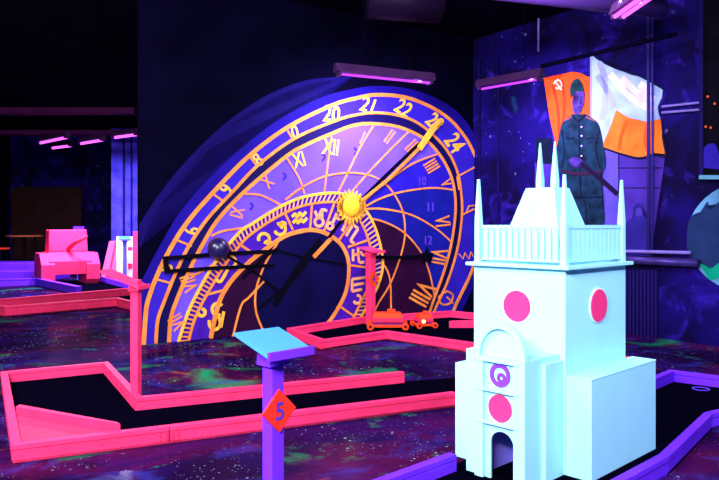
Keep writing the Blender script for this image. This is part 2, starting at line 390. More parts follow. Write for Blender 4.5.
# ------------------------------------------------------------------ sign stands
def stand(x, y, rz, hgt, wx, wy, rise, mpost, mtop, label, number=None, post=.067, plate=None, group=None, off=(0, 0), plate_z=.69, pr=.095, lipm=None):
    t = thing('sign_stand', label, 'sign stand', (x, y, 0), rz, group)
    obj('post', box(bmnew(), -post/2, post/2, -post/2, post/2, 0, hgt), mpost, t, bevel=.003)
    ox, oy = off; z = hgt; b = bmnew(); sl = rise/wy
    lo = [(ox-wx/2, oy-wy/2, z-.5*rise), (ox+wx/2, oy-wy/2, z-.5*rise), (ox+wx/2, oy+wy/2, z+.5*rise), (ox-wx/2, oy+wy/2, z+.5*rise)]
    hexa(b, lo, [(p[0], p[1], p[2]+.014) for p in lo]); obj('score_board', b, mtop, t, bevel=.002)
    b = bmnew(); box(b, ox-wx/2, ox+wx/2, oy-wy/2-.014, oy-wy/2, z-.5*rise-.012, z-.5*rise+.026); obj('ledge', b, lipm or mpost, t, bevel=.002)
    b = bmnew(); box(b, -post/2-.02, post/2+.02, -post/2-.012, post/2+.012, z-.09, z-.03-abs(rise)*.2); obj('bracket', b, mpost, t)
    if plate:
        yy = -post/2; pm = thing_part = bmnew(); c = plate_z
        hexa(pm, [(0, yy-.001, c-pr), (pr, yy-.001, c), (0, yy-.001, c+pr), (-pr, yy-.001, c)], [(0, yy-.012, c-pr), (pr, yy-.012, c), (0, yy-.012, c+pr), (-pr, yy-.012, c)])
        pl = obj('number_plate', pm, plate, t)
        if number:
            vs, fs = glyph(number); b = bmnew(); k = pr*.85
            vv = [b.verts.new((X*k, yy-.0135, c+Z*k)) for X, Z in vs]
            for f in fs: b.faces.new([vv[i] for i in f])
            obj('numeral', b, mat('numeral_violet', (.10, .03, .40)), pl)
    return t
a1 = math.atan2(.719, .695)
stand(-.375, 3.04, a1, .985, .25, .23, .07, PURPLE, CYAN, 'violet sign stand with pale blue top and orange diamond numbered 5', '5', plate=RED, plate_z=.70, off=(.0, .0), pr=.092)
stand(D5[0]-.075, D5[1]+.02+.09, math.atan2(.98, .2), 1.05, .20, .34, .13, PINK, PINK, 'plain pink sign stand at the inner corner of the front lane', off=(0, .11), post=.066)
stand(.165, 10.42, a1, 1.13, .30, .30, .06, PINK, PINK, 'pink sign stand with small red diamond before the clock', '4', plate=REDO, post=.105, plate_z=.70, pr=.12)
stand(-5.9, 17.6, math.radians(20), 1.16, .28, .22, .08, mat('slate_blue_paint', (.10, .10, .9), .5), CYAN, 'small blue sign stand before the far white panel', post=.09)
stand(-7.78, 19.4, math.radians(20), 1.41, .28, .22, .08, PURPLE, PURPLE, 'violet sign stand mostly hidden behind the pink tank', post=.09)

# ------------------------------------------------------------------ the white church tower
t = thing('church_tower', 'white wooden model of a church tower with pink discs and railing', 'model tower', (O6.x, O6.y, 0), math.atan2(.695, .719))
U, V = .665, .785                         # local x = back along the side face, local y = left along the front face
obj('tower_body', box(bmnew(), 0, V, 0, U, .02, 1.235), WHITE, t, bevel=.004)
obj('side_block', box(bmnew(), .002, .872, -.165, -.002, .02, .60), WHITE, t, bevel=.004)
obj('side_block_lid', box(bmnew(), .0, .874, -.167, -.001, .60, .612), WHITE, t, bevel=.003)
obj('ledge', box(bmnew(), -.045, V+.022, -.045, U+.035, 1.236, 1.258), WHITE, t, bevel=.003)
# corner posts with spires
def spire(bm, x, y, r, z0, zm, z1, r1=.004):
    q = lambda rr, z: [(x-rr, y-rr, z), (x+rr, y-rr, z), (x+rr, y+rr, z), (x-rr, y+rr, z)]
    hexa(bm, q(r, z0), q(r, zm)); hexa(bm, q(r, zm), q(r1, z1))
i0, vi, ui = .012, V-.035, U-.03
for x, y in ((i0, i0), (vi, i0), (vi, ui), (i0, ui)):
    b = bmnew(); spire(b, x, y, .019, 1.258, 1.52, 1.80, .007); obj('corner_spire', b, WHITE, t)
# railing slats, each side: top rail, bottom rail, slats
for (x0, y0, x1, y1) in ((i0, i0, i0, ui), (i0, i0, vi, i0), (vi, i0, vi, ui), (i0, ui, vi, ui)):
    d = Vector((x1-x0, y1-y0)); L = d.length; d.normalize(); n = Vector((-d.y, d.x))
    P = Vector((x0, y0)); q = lambda s0, s1, k: [P+d*s0-n*k, P+d*s1-n*k, P+d*s1+n*k, P+d*s0+n*k]
    b = bmnew(); prism(b, q(.03, L-.03, .011), 1.478, 1.50); obj('top_rail', b, WHITE, t)
    b = bmnew(); prism(b, q(.03, L-.03, .011), 1.275, 1.29); obj('bottom_rail', b, WHITE, t)
    ns = 12; st = (L-.07)/ns
    for k in range(ns):
        c = .035+st*(k+.5); b = bmnew(); prism(b, q(c-st*.38, c+st*.38, .006), 1.272+.004*random.random(), 1.479); obj('railing_slat', b, WHITE, t)
cx, cy = V/2-.01, U/2+.015
q = lambda ax, ay, z: [(cx-ax, cy-ay, z), (cx+ax, cy-ay, z), (cx+ax, cy+ay, z), (cx-ax, cy+ay, z)]
obj('roof', hexa(bmnew(), q(.25, .245, 1.259), q(.095, .105, 1.745)), WHITE, t)
for s in (-1, 1):
    b = bmnew(); spire(b, cx, cy+s*.055, .020, 1.75, 1.80, 2.05, .004); obj('roof_spire', b, WHITE, t)
# discs
RIM = mat('white_disc_rim', (.8, .93, 1.0), .5, .02); HOT = mat('hot_pink_disc', (1.0, .045, .22), .5, .05); VIO = mat('violet_disc', (.24, .05, .80), .5, .05)
def disc_part(axis, a, z, r, off, m, name, par=t, r0=0.0, n=40, th=.006):
    b = bmnew(); P = []
    for k in range(n):
        c_, s_ = math.cos(2*math.pi*k/n), math.sin(2*math.pi*k/n)
        P.append((c_, s_))
    def pt(rr, c_, s_, o): return (o, a+rr*c_, z+rr*s_) if axis == 'front' else (a+rr*c_, o, z+rr*s_)
    if r0 == 0: hexa(b, [pt(r, c_, s_, off) for c_, s_ in P], [pt(r, c_, s_, off-th) for c_, s_ in P])
    else:
        for k in range(n):
            e = [P[k], P[(k+1) % n]]
            hexa(b, [pt(r, *e[0], off), pt(r, *e[1], off), pt(r0, *e[1], off), pt(r0, *e[0], off)], [pt(r, *e[0], off-th), pt(r, *e[1], off-th), pt(r0, *e[1], off-th), pt(r0, *e[0], off-th)])
    return obj(name, b, m, par)
disc_part('front', .328, .994, .108, -.001, RIM, 'disc_rim'); disc_part('front', .328, .994, .097, -.008, HOT, 'pink_disc')
disc_part('side', .395, .994, .112, -.001, RIM, 'disc_rim'); disc_part('side', .395, .994, .102, -.008, HOT, 'pink_disc')
# portico standing out of the front face (local x negative), opening in the middle
PX = -.376; W0, W1 = 0.0, .344             # y range
pstart = set(bpy.data.objects)
b = bmnew()
# side walls, back is the tower body; front is pilaster + pier + recessed panels
box(b, PX, -.002, 0.0, .02, .02, .733)                   # right side wall
box(b, PX, -.002, .324, .344, .02, .733)                 # left side wall
box(b, PX, -.002, .02, .324, .705, .733)                 # roof
box(b, PX+.02, -.002, .02, .324, .345, .357)              # inner ceiling above the door
box(b, PX-.0, PX+.03, .02, .075, .02, .705)              # right pier
box(b, PX-.0, PX+.03, .285, .324, .02, .705)              # left pilaster
# recessed front with arched door
dl, dr, spring, rr = .244, .088, .232, .078; cyd = (dl+dr)/2; X0, X1 = PX+.022, PX+.036
box(b, X0, X1, .075, dr, .02, .34); box(b, X0, X1, dl, .285, .02, .34)
n = 14; prev = (dr, spring)
for k in range(n+1):
    a = math.pi*k/n; yy = cyd-rr*math.cos(a); zz = spring+rr*math.sin(a)*.95
    if k: hexa(b, [(X0, prev[0], prev[1]), (X0, yy, zz), (X0, yy, .34), (X0, prev[0], .34)], [(X1, prev[0], prev[1]), (X1, yy, zz), (X1, yy, .34), (X1, prev[0], .34)])
    prev = (yy, zz)
obj('portico', b, WHITE, t, bevel=.002)
b = bmnew(); box(b, PX+.024, PX+.036, .075, .285, .345, .704); obj('panel', b, WHITE, t)
for z in (.350, .541, .712):
    b = bmnew(); box(b, PX-.006, PX+.03, .04, .344, z-.008, z+.008); obj('moulding', b, WHITE, t, bevel=.002)
disc_part('front', .178, .440, .080, PX+.023, HOT, 'pink_disc')
vd = disc_part('front', .178, .632, .070, PX+.023, VIO, 'violet_ring', r0=.044)
disc_part('front', .168, .617, .030, PX+.022, VIO, 'ring_centre', r0=.011, n=24)
# arch moulding over the portico
b = bmnew(); n = 20; ca = .172; ra, rb = .172, .140; z0 = .733
pp = [(ca-ra, z0)]; 
for k in range(n):
    a0, a2 = math.pi*k/n, math.pi*(k+1)/n; k1 = 1.2
    f = lambda r, a_: (ca-r*math.cos(a_), z0+r*k1*math.sin(a_))
    Q = [f(ra, a0), f(ra, a2), f(rb, a2), f(rb, a0)]
    hexa(b, [(PX+.005, *p) for p in Q], [(PX+.045, *p) for p in Q])
obj('arch', b, WHITE, t)
b = bmnew(); pts = [(ca-rb*math.cos(math.pi*k/n), z0+rb*1.2*math.sin(math.pi*k/n)) for k in range(n+1)]
hexa(b, [(PX+.034, *p) for p in pts], [(PX+.044, *p) for p in pts]); obj('arch_panel', b, WHITE, t)
b = bmnew(); box(b, PX+.04, -.004, .3225, .3238, .02, .34); box(b, PX+.04, -.004, .021, .022, .02, .34); obj('lit_door_lining', b, mat('lilac_lit_lining', (.28, .20, 1.0), .6), t)  # violet light on the inner door walls is put into this lilac colour
for o_ in set(bpy.data.objects)-pstart: o_.location.y += .036
# stepped buttresses left of the portico
b = bmnew(); box(b, -.350, -.002, .399, .462, .02, .755); obj('buttress', b, WHITE, t, bevel=.003)
b = bmnew(); box(b, -.192, -.002, .463, .669, .02, .62); obj('buttress', b, WHITE, t, bevel=.003)
b = bmnew(); box(b, -.20, -.002, .010, .051, .02, .70); obj('buttress', b, WHITE, t, bevel=.003)

# ------------------------------------------------------------------ the clock on the wall
K = thing('astronomical_clock', 'huge blue and gold painted astronomical clock face on the wall', 'clock', (0, 0, 0))
O1 = [(143, 345), (145, 315), (147.5, 300), (156.6, 275), (170.6, 247), (188.3, 220), (217.5, 187), (249.5, 155), (287.4, 127), (330, 106), (353, 99), (377, 95), (410, 99), (443, 115), (464, 137), (477, 164), (481, 190), (480, 230), (472, 268), (454, 307), (449, 325)]
O2 = [(155, 346), (157, 320), (164, 300), (174, 275), (187, 248), (206, 219.5), (232, 191.5), (258, 164.5), (293, 139), (330, 122.5), (353, 115.5), (377, 113), (402.5, 117), (423, 127.5), (444, 148), (456, 171), (460.5, 197), (460.5, 220), (456, 250), (447, 280), (435, 307), (427, 325)]
O3 = [(168, 345), (170, 318), (177, 297), (190, 267), (203, 242), (217.5, 219), (243, 192), (284.5, 157), (305, 145), (330, 134), (351, 126), (371, 124), (398, 127.5), (423, 139), (438, 154.6), (448, 172), (453, 190), (454, 213), (450, 243), (443, 270), (431, 303), (424, 325)]
T1 = [(176, 345), (183, 322), (192, 300), (213, 263), (237, 233), (250, 224), (277, 207.5), (302, 197), (333, 193), (352, 199), (367, 215), (376, 236), (381, 262), (377, 283), (367, 303), (356, 322)]
T2 = [(186, 345), (192, 322), (202, 300), (223, 265), (240, 243), (252, 232), (277, 216), (302, 205.5), (330, 202), (345, 207), (358, 221), (366, 239), (371, 262), (368, 282), (359, 302), (349, 322)]
T3 = [(208, 345), (211, 327), (218, 300), (229, 281), (246, 263), (262.5, 250), (281, 237), (297, 231.5), (312, 230), (327, 235), (340, 246), (346.5, 264), (344, 290), (334, 311), (324, 325)]
RIMP = [(133, 345), (137, 295), (148, 268), (163, 240), (180, 212), (208, 179), (240, 149), (278, 120), (320, 98), (348, 90), (377, 86), (413, 90), (448, 105), (470, 128), (485, 160), (489, 190), (488, 230), (480, 270), (462, 310), (458, 325)]
RING0 = [(139.5, 250), (156, 212), (180, 178), (205, 149), (238, 120), (273, 98), (308, 85), (335, 80), (352, 78)]
RING1 = [(139, 225), (160, 193), (187, 160), (222, 126), (262, 98), (300, 82), (330, 77.5), (352, 77)]
BOT = lambda pts: pts+[pts[0]]
def kfill(name, pts, m, o0, o1, smooth=True):
    b = bmnew(); WC.fill(b, pts, o0, o1, smooth); return obj(name, b, m, K)
kfill('outer_arc', catmull(RING1)+catmull(RING0)[::-1], mat('outer_arc_navy', (.005, .002, .09), .7, .3, 2, spec=.05), .001, .006, False)  # faint navy arc outside the dial rim
kfill('dial_rim', catmull(RIMP), mat('rim_blue_paint', (.010, .004, .22), .7, .3, 2, spec=.05), .002, .012, False)
kfill('hour_band', catmull(O1), BLUE, .010, .018, False)
kfill('dark_band', catmull(O2), BLUED, .016, .022, False)
kfill('day_sky', catmull(O3), LAV, .020, .026, False)
# night and dusk sections on the right
kfill('night_sky', catmull([(365, 200), (390, 180), (403, 169), (436, 155)])+catmull([(438, 155), (448, 172), (453, 190), (454, 213), (450, 243), (443, 270), (431, 303), (424, 325)])+[(350, 325)], mat('evening_blue_paint', (.020, .010, .42), .6, .3, 2), .024, .030, False)
kfill('night_sky', catmull([(358, 205), (380, 198), (400, 192), (430, 188), (453, 191)])+[(454, 213), (450, 243), (443, 270), (431, 303), (424, 325), (350, 325)], NIGHT, .029, .034, False)
kfill('dusk_sky', catmull([(360, 213), (380, 221), (403, 232), (420, 252), (428, 273), (432, 295), (431, 303)])+[(424, 325), (350, 325)], MAROON, .033, .038, False)
kfill('tick_ring', catmull(T1), mat('tick_violet_paint', (.04, .008, .26), .6), .037, .044, False)
kfill('zodiac_ring', catmull(T2), VIOL, .043, .050, False)
kfill('dusk_sky', catmull(T3), MAROON, .049, .054, False)
DI = [(323, 325), (334, 311), (344, 290), (346, 264), (340, 247), (327, 236), (311, 231), (295, 232), (277, 241), (262.5, 264), (255, 288), (254, 311), (261, 330)]
kfill('centre_disc', catmull(DI), DISC, .053, .058, False)
def kline(name, lines, m, wd, o0, o1, smooth=True):
    b = bmnew()
    for L in lines: WC.line(b, L, wd, o0, o1, smooth)
    return obj(name, b, m, K)
kline('gold_ring', [O1], GOLD, .055, .017, .030); kline('gold_ring', [O2], GOLD, .042, .021, .034); kline('gold_ring', [O3], GOLD, .050, .025, .040)
kline('gold_ring', [T1], GOLDL, .040, .043, .056); kline('gold_ring', [T2], GOLD, .034, .049, .060); kline('gold_ring', [T3], GOLD, .060, .053, .064)
kline('gold_line', [[(276, 242), (262.5, 265), (254, 290), (254, 311), (261, 330)]], GOLD, .028, .057, .064)
kline('gold_line', [[(230, 340), (239, 306), (247, 297), (262, 281)]], GOLD, .026, .053, .066)
# hour lines
HL = [[(241, 194), (258, 195), (272, 201), (281, 206)], [(284, 200), (300, 188), (322, 177), (347, 173), (370, 176), (387, 187), (400, 208), (403.5, 230), (400, 253), (389, 283), (377, 303), (370, 318)],
      [(284.5, 157), (293, 170), (299, 181), (303, 194)], [(330, 136), (328, 151), (325, 175), (323, 192)], [(372, 126), (358.5, 148), (343, 180), (336, 194)],
      [(407, 132), (383, 156), (365, 175), (347, 196)], [(437, 154), (415, 162), (397, 173), (372, 193), (357, 207)],
      [(452, 190), (430, 188), (400, 192), (378, 199), (358, 210)], [(362, 209), (382, 209), (410, 215), (435, 229), (451, 243)],
      [(366, 218), (383, 222), (403, 233), (420, 253), (428, 273), (433, 296)], [(380, 262), (386, 271), (389, 285), (389.5, 316)],
      [(210, 236), (222, 231), (242, 228)], [(190, 276), (203, 270), (214, 263)]]
for L in HL: kline('hour_line', [L], GOLD, .028, .033, .042)
# divisions of the outer band
def toward(p, q, k0, k1): return [(p[0]+(q[0]-p[0])*k0, p[1]+(q[1]-p[1])*k0), (p[0]+(q[0]-p[0])*k1, p[1]+(q[1]-p[1])*k1)]
for a, c in (((155, 279), (170, 283)), ((176, 240), (191, 246)), ((211, 193), (222, 201)), ((248, 156), (257, 167)), ((285, 128), (292, 140)), ((476, 166), (456, 177)), ((456, 177), (458, 190)), ((481, 205), (461, 215)), ((452, 303), (446, 297))):
    kline('band_division', [[a, c]], GOLD, .026, .017, .031, False)
kline('band_division', [[(473, 257), (470, 252), (468, 259), (464, 253), (462, 259), (458, 254)]], GOLD, .022, .017, .030, False)
kline('band_division', [[(478, 205), (468, 206), (465, 213), (461, 214)]], GOLD, .022, .017, .030, False)
kline('band_division', [[(446, 291), (452, 295), (449, 303), (441, 304), (438, 297), (446, 291)]], GOLD, .030, .017, .030)
cen = (318, 235)
def ktext(ch, p, h, m, o, up=None, wscale=.75, name='numeral'):
    up = up or (p[0]-cen[0], p[1]-cen[1]); l = math.hypot(*up); up = (up[0]/l*h, up[1]/l*h); rt = (-up[1]*wscale, up[0]*wscale)
    b = bmnew(); WC.text(b, ch, p, up, rt, 0, o); return obj(name, b, m, K)
for ch, p, h in (('5', (165, 268), 13), ('6', (191, 231), 14), ('9', (225.5, 189), 14), ('8', (257, 159.5), 13), ('0', (294, 132), 13), ('20', (331, 114), 15), ('21', (367, 105), 14), ('22', (403, 108), 14), ('23', (434, 122), 14), ('24', (454, 143), 15)):
    ktext(ch, p, h*1.12, GOLDL, .0225)
for ch, p, h, m in (('VII', (176, 322), 15, GOLD), ('VIII', (188, 283), 15, GOLD), ('IX', (236, 212), 13, GOLD), ('X', (266, 182), 13, GOLD), ('XI', (297, 160), 15, GOLDL), ('XII', (329, 147), 16, GOLDL), ('I', (361, 138), 13, GOLD), ('II', (388, 137), 15, GOLD),
                    ('III', (411, 147), 15, GOLD), ('IIII', (430, 166), 14, GOLD), ('V', (445, 183), 12, GOLD), ('VI', (441, 221), 15, GOLD), ('VII', (437, 256), 17, GOLD), ('VIII', (421, 293), 20, GOLD)):
    ktext(ch, p, h, m, .0405, wscale=.62)
for ch, p in (('10', (421, 181)), ('11', (429, 207)), ('12', (427, 240))): ktext(ch, p, 9, FAINT, .0395, up=(0, -1))
# small blue star marks in the day sky
for p in ((283, 177), (322, 158), (250, 207), (354, 152)): kline('star_mark', [[(p[0]-1, p[1]-4), (p[0]+2, p[1]-1), (p[0]-1, p[1]+3)]], BLUE, .03, .026, .030)
# ticks
def sample(P, n):
    q = catmull(P, 20); L = [0]
    for a, c in zip(q, q[1:]): L.append(L[-1]+math.dist(a, c))
    out = []; j = 0
    for k in range(n):
        s = L[-1]*k/(n-1)
        while j < len(L)-2 and L[j+1] < s: j += 1
        f = (s-L[j])/max(1e-9, L[j+1]-L[j]); out.append(tuple(q[j][i]+(q[j+1][i]-q[j][i])*f for i in (0, 1)))
    return out
s1, s2 = sample(T1, 84), sample(T2, 84)
for k in range(1, 83):
    kline('tick', [[s1[k], s2[k]]], CREAM if k > 26 else GOLD, .020, .043, .052, False)
# zodiac divisions and signs
for a, c in (((236, 243), (254, 255)), ((206, 294), (226, 289)), ((283.5, 214), (291, 230)), ((310, 205), (308, 229)), ((332, 204), (322, 231)), ((353, 217), (337, 240)), ((366, 240), (346, 247)), ((371, 268), (347, 265)), ((352, 316), (338, 306))):
    kline('zodiac_division', [[a, c]], GOLD, .032, .049, .059, False)
def arc(c, r, a0, a1, n=9, ry=None):
    return [(c[0]+r*math.cos(math.radians(a0+(a1-a0)*k/n)), c[1]-(ry or r)*math.sin(math.radians(a0+(a1-a0)*k/n))) for k in range(n+1)]
zod = [[arc((262, 239), 5.5, 200, -60), arc((266, 244), 3, 180, -90)], [arc((278, 229), 5.5, 120, -160), arc((281, 225), 2.6, 270, 0)],
       [[(290, 217), (293, 214), (295, 217), (298, 213), (300, 216), (304, 212)], [(291, 223), (294, 220), (296, 223), (299, 219), (301, 222), (305, 218)]],
       [[(313, 211), (316, 217), (320, 210), (325, 211)], arc((317, 222), 4.2, 90, 450), [(320, 210), (320, 219)]],
       [[(335, 213), (330, 224)], arc((328, 226), 3, 0, 360), [(333, 217), (340, 221)]],
       [[(346, 219), (340, 231)], [(351, 224), (344, 236)], [(356, 229), (349, 240), (352, 243)], [(346, 219), (356, 229)]],
       [[(351, 249), (351, 261)], [(351, 255), (356, 254)], [(356, 247), (357, 261), (362, 262)], arc((362, 252), 3, 90, -200)],
       [[(350, 279), (364, 277)], [(350, 285), (362, 283)], [(350, 291), (360, 289)], [(350, 279), (350, 291)], arc((355, 299), 4, 90, -150)],
       [arc((229, 262), 5, 90, -120), [(226, 269), (219, 281), (214, 279)]],
       [arc((216, 309), 5.5, 40, 300, ry=6), arc((213, 322), 5.5, 90, -200, ry=7), [(222, 311), (219, 327)]],
       [arc((200, 312), 3.5, 90, -180)]]
for L in zod: kline('zodiac_sign', L, CREAM if L[0][0][0] > 300 else GOLDL, .042, .049, .060)
# hands, rods, star and sphere
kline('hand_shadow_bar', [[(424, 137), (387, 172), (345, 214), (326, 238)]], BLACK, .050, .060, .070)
kline('black_rod', [[(318, 240), (296, 267), (272, 305)]], BLACK, .085, .060, .072, False)
kline('black_rod', [[(255, 309), (290, 280), (305, 262)]], BLACK, .035, .060, .074, False)
kline('gold_hand', [[(432, 126), (416, 149)]], GOLDL, .095, .060, .100, False)
kline('gold_hand', [[(417, 148), (385, 180), (352, 206)]], GOLD, .045, .060, .085, False)
kline('gold_hand', [[(436, 121), (431, 127)]], GOLDL, .07, .060, .105, False)
kline('gold_hand', [[(328, 239), (311, 257)]], GOLD, .055, .060, .085, False)
kline('black_rod', [[(163, 258), (190, 256), (213, 254), (273, 251)]], BLACK, .050, .060, .085, False)
kline('black_rod', [[(165, 271), (207, 268), (272, 265)]], BLACK, .045, .060, .080, False)
kline('black_rod', [[(163, 256), (165, 273)]], BLACK, .060, .060, .085, False)
kline('black_rod', [[(218, 252), (253, 272), (277, 292)]], BLACK, .030, .060, .078, False)
kline('black_rod', [[(272, 249), (300, 257), (342, 264)]], BLACK, .026, .060, .078, False)
kline('black_rod', [[(240, 278), (262, 257), (275, 248)]], BLACK, .035, .060, .080, False)
kline('black_rod', [[(371, 257), (400, 257), (424, 256)]], BLACK, .050, .060, .080, False)
b = bmnew(); st = []
for k in range(10):
    r = 9 if k % 2 == 0 else 4.5; a = math.radians(36*k+18); st.append((424+r*.7*math.cos(a), 256-r*math.sin(a)))
WC.fill(b, st, .060, .084, False); obj('black_star', b, BLACK, K)
b = bmnew(); bmesh.ops.create_uvsphere(b, u_segments=28, v_segments=18, radius=.145)
uv = WC.uv(213, 248); ctr = WC.w(uv[0], uv[1], .17)
for v in b.verts: v.co = v.co+ctr
obj('moon_ball', b, mat('glossy_blue_ball', (.008, .006, .07), .3, .2, 8, spec=.6), K, smooth=True)
b = bmnew(); n = 44; uv = Vector(WC.uv(348, 207)); pts = []
for k in range(n):
    r = .27 if k % 2 == 0 else .17; a = 2*math.pi*k/n; pts.append((uv.x+r*math.cos(a), uv.y+r*math.sin(a)))
WC.fill(b, pts, .060, .098, False, uv=True); obj('sun_rays', b, GOLDL, K)
b = bmnew(); bmesh.ops.create_uvsphere(b, u_segments=28, v_segments=14, radius=.155)
ctr = WC.w(uv.x, uv.y, .095); nv = Vector((nC.x, nC.y, 0))
for v in b.verts: v.co = v.co-nv*(v.co.dot(nv)*.65)+ctr
obj('sun_face', b, SUN, K, smooth=True)

# ------------------------------------------------------------------ soldier mural and flags on the right wall
M = thing('soldier_mural', 'wall painting of a soldier with red flag and white and orange flag', 'mural')
CL = [0]
def rfill(name, pts, m, off, smooth=False, par=None):
    b = bmnew(); WR.fill(b, pts, .001, off, smooth); return obj(name, b, m, par or M)
def rline(name, lines, m, wd, off, smooth=True, par=None, o0=.001):
    b = bmnew()
    for L in lines: WR.line(b, L, wd, o0, off, smooth)
    return obj(name, b, m, par or M)
FW = mat('pale_lilac_paint', (.30, .33, .95), .6, .3, 3); FW2 = mat('white_flag_paint', (.36, .48, 1.0), .6, .3, 4)
FO = mat('flag_orange_paint', (1.0, .17, .02), .6, .35, 4); FR = mat('flag_red_paint', (1.0, .07, .01), .6, .3, 4)
UNI = mat('uniform_teal_paint', (.006, .026, .07), .7, .7, 7); UND = mat('uniform_dark_paint', (.003, .006, .03), .7, .4, 7)
SKIN = mat('violet_skin_paint', (.05, .02, .22), .6, .8, 9); CURT = mat('lilac_curtain_paint', (.055, .022, .32), .6, .3, 3); CURT2 = mat('pale_column_paint', (.10, .065, .55), .6, .25, 3)
rfill('pale_column', [(600, 140), (618, 150), (619, 256), (600, 256)], CURT2, .003)
rfill('lilac_curtain', [(618, 150), (665, 156), (662, 180), (656, 215), (651, 256), (619, 256)], CURT, .003)
rline('panel_seam', [[(619, 153), (619, 256)], [(618, 188), (660, 188)], [(618, 168), (662, 168)]], UND, .015, .005, False)
rfill('child_figure', catmull([(622, 256), (624, 232), (627, 222), (633, 217), (634, 207), (638, 203), (643, 206), (644, 216), (650, 221), (653, 235), (652, 256)]), mat('figure_silhouette_blue', (.02, .012, .20), .7, .3, 6), .006)  # dark blue paint of the child silhouette
rfill('child_figure', catmull([(636, 209), (641, 208), (642, 215), (637, 216), (636, 209)]), mat('figure_face_blue', (.05, .03, .30), .7), .008)
rfill('lilac_patch', [(535, 163), (556, 163), (558, 187), (535, 187)], CURT, .003)
rfill('dark_patch', [(536, 138), (552, 138), (553, 164), (536, 164)], UND, .004)
rfill('red_flag', catmull([(544, 78), (551, 80), (559, 79), (566, 74), (572, 72), (580, 73), (591, 78)])+[(592, 125), (590, 155), (575, 160), (565, 140), (558, 151), (553, 132), (550, 118), (547, 98)], FR, .008)
rline('flag_fold', [[(562, 80), (565, 105), (562, 130)], [(553, 84), (558, 108), (560, 140)]], mat('flag_fold_red', (.55, .03, .01), .6), .05, .010)
rline('hammer_and_sickle', [arc((558.5, 84.5), 3.6, 100, -130, ry=4.2), [(555, 81), (562, 90)], [(554, 84), (558, 79.5)]], mat('emblem_pink_white', (1.0, .62, .70), .6), .018, .011)
rfill('white_flag', catmull([(591, 54), (599, 61), (611, 67), (625, 73), (640, 77), (652, 82), (663, 90)])+catmull([(662, 98), (658, 108), (661, 120)])+catmull([(645, 123), (628, 119), (617, 111), (612, 125), (604, 148)])+[(600, 150), (592, 150)], FW2, .012)
for L_ in ([(600, 62), (606, 85), (603, 120)], [(598, 75), (610, 95), (614, 108)]): rline('flag_fold', [L_], FW, .09, .0135)
FWB = mat('flag_highlight_paint', (.72, .62, 1.0), .6, .3, 5)
for L_ in ([(611, 74), (624, 90), (640, 103), (655, 110)], [(622, 78), (636, 92), (655, 100)], [(640, 84), (652, 92)]): rline('flag_fold', [L_], FWB, .10, .0135)
rfill('orange_stripe', catmull([(617, 110), (630, 118), (645, 122), (661, 119)])+catmull([(662, 130), (663, 143), (666, 154)])+catmull([(655, 153), (640, 157), (622, 153), (604, 147), (610, 130), (617, 110)]), FO, .016)
rline('flag_fold', [[(628, 121), (622, 136), (620, 150)], [(648, 124), (646, 140), (650, 153)]], mat('flag_fold_orange', (.75, .08, .01), .6), .06, .0175)
for L_ in ([(604, 148), (622, 154), (640, 158.5), (655, 155), (666, 156), (663, 135)], [(592, 52), (611, 66), (640, 76), (664, 89)]): rline('flag_edge', [L_], UND, .025, .0175)
rline('flag_pole', [[(591.5, 54), (592, 125)]], FW, .025, .0175, False)
So = obj('soldier', (lambda b: (WR.fill(b, catmull([(574, 114), (567, 119), (562, 126), (558, 145), (556, 160), (559, 172), (567, 177), (566, 198), (570, 200), (574, 226), (603, 226), (603, 198), (602, 176), (606, 165), (604, 145), (600, 126), (594, 119), (586, 114)]), .001, .020, False), b)[1])(bmnew()), UNI, M)
rfill('cap', catmull([(571.5, 98), (571, 88), (574, 81), (579, 79), (583, 85), (584, 91), (578, 91.5), (574.5, 94)]), mat('cap_green_paint', (.005, .03, .045), .7, .5, 10), .024)
rfill('face', catmull([(574.5, 94), (584, 90.5), (585, 100), (583.5, 107), (580.5, 113), (575, 113), (572.8, 102)]), SKIN, .022)
rline('facial_feature', [[(577, 98), (580, 97.5)], [(582, 97.5), (584, 97)], [(578.5, 108), (582.5, 107.5)], [(581.5, 98), (582.5, 103.5), (580.5, 104)]], UND, .013, .025, False)
rline('collar', [[(573, 115), (579, 121), (587, 115)]], UND, .04, .024)
rline('uniform_seam', [[(580, 120), (581, 176), (582, 198)], [(563, 130), (565, 150), (563, 168)], [(600, 130), (597, 150), (601, 168)], [(567, 138), (575, 139)], [(587, 139), (595, 138)], [(567, 198), (603, 197)], [(586, 200), (588, 224)]], UND, .022, .024)
rline('belt', [[(563, 171), (580, 174), (603, 172)]], mat('belt_brown_paint', (.03, .008, .04), .6), .045, .026)
b = bmnew()
for y in (127, 136, 146, 156): WR.disc(b, (582.5, y), .9, .02, .027, 10)
obj('button', b, mat('button_lilac', (.5, .35, .7), .5), M)
rline('epaulette', [[(565, 121), (573, 117)], [(587, 117), (596, 121)]], mat('epaulette_red', (.2, .05, .1), .6), .022, .026, False)
rfill('hand', catmull([(570, 160), (576, 157), (583, 160), (586, 165), (580, 168), (573, 166)]), SKIN, .028)
rline('rifle', [[(582, 163), (600, 178), (618, 194)]], mat('rifle_dark_paint', (.010, .003, .03), .6), .06, .032, False)

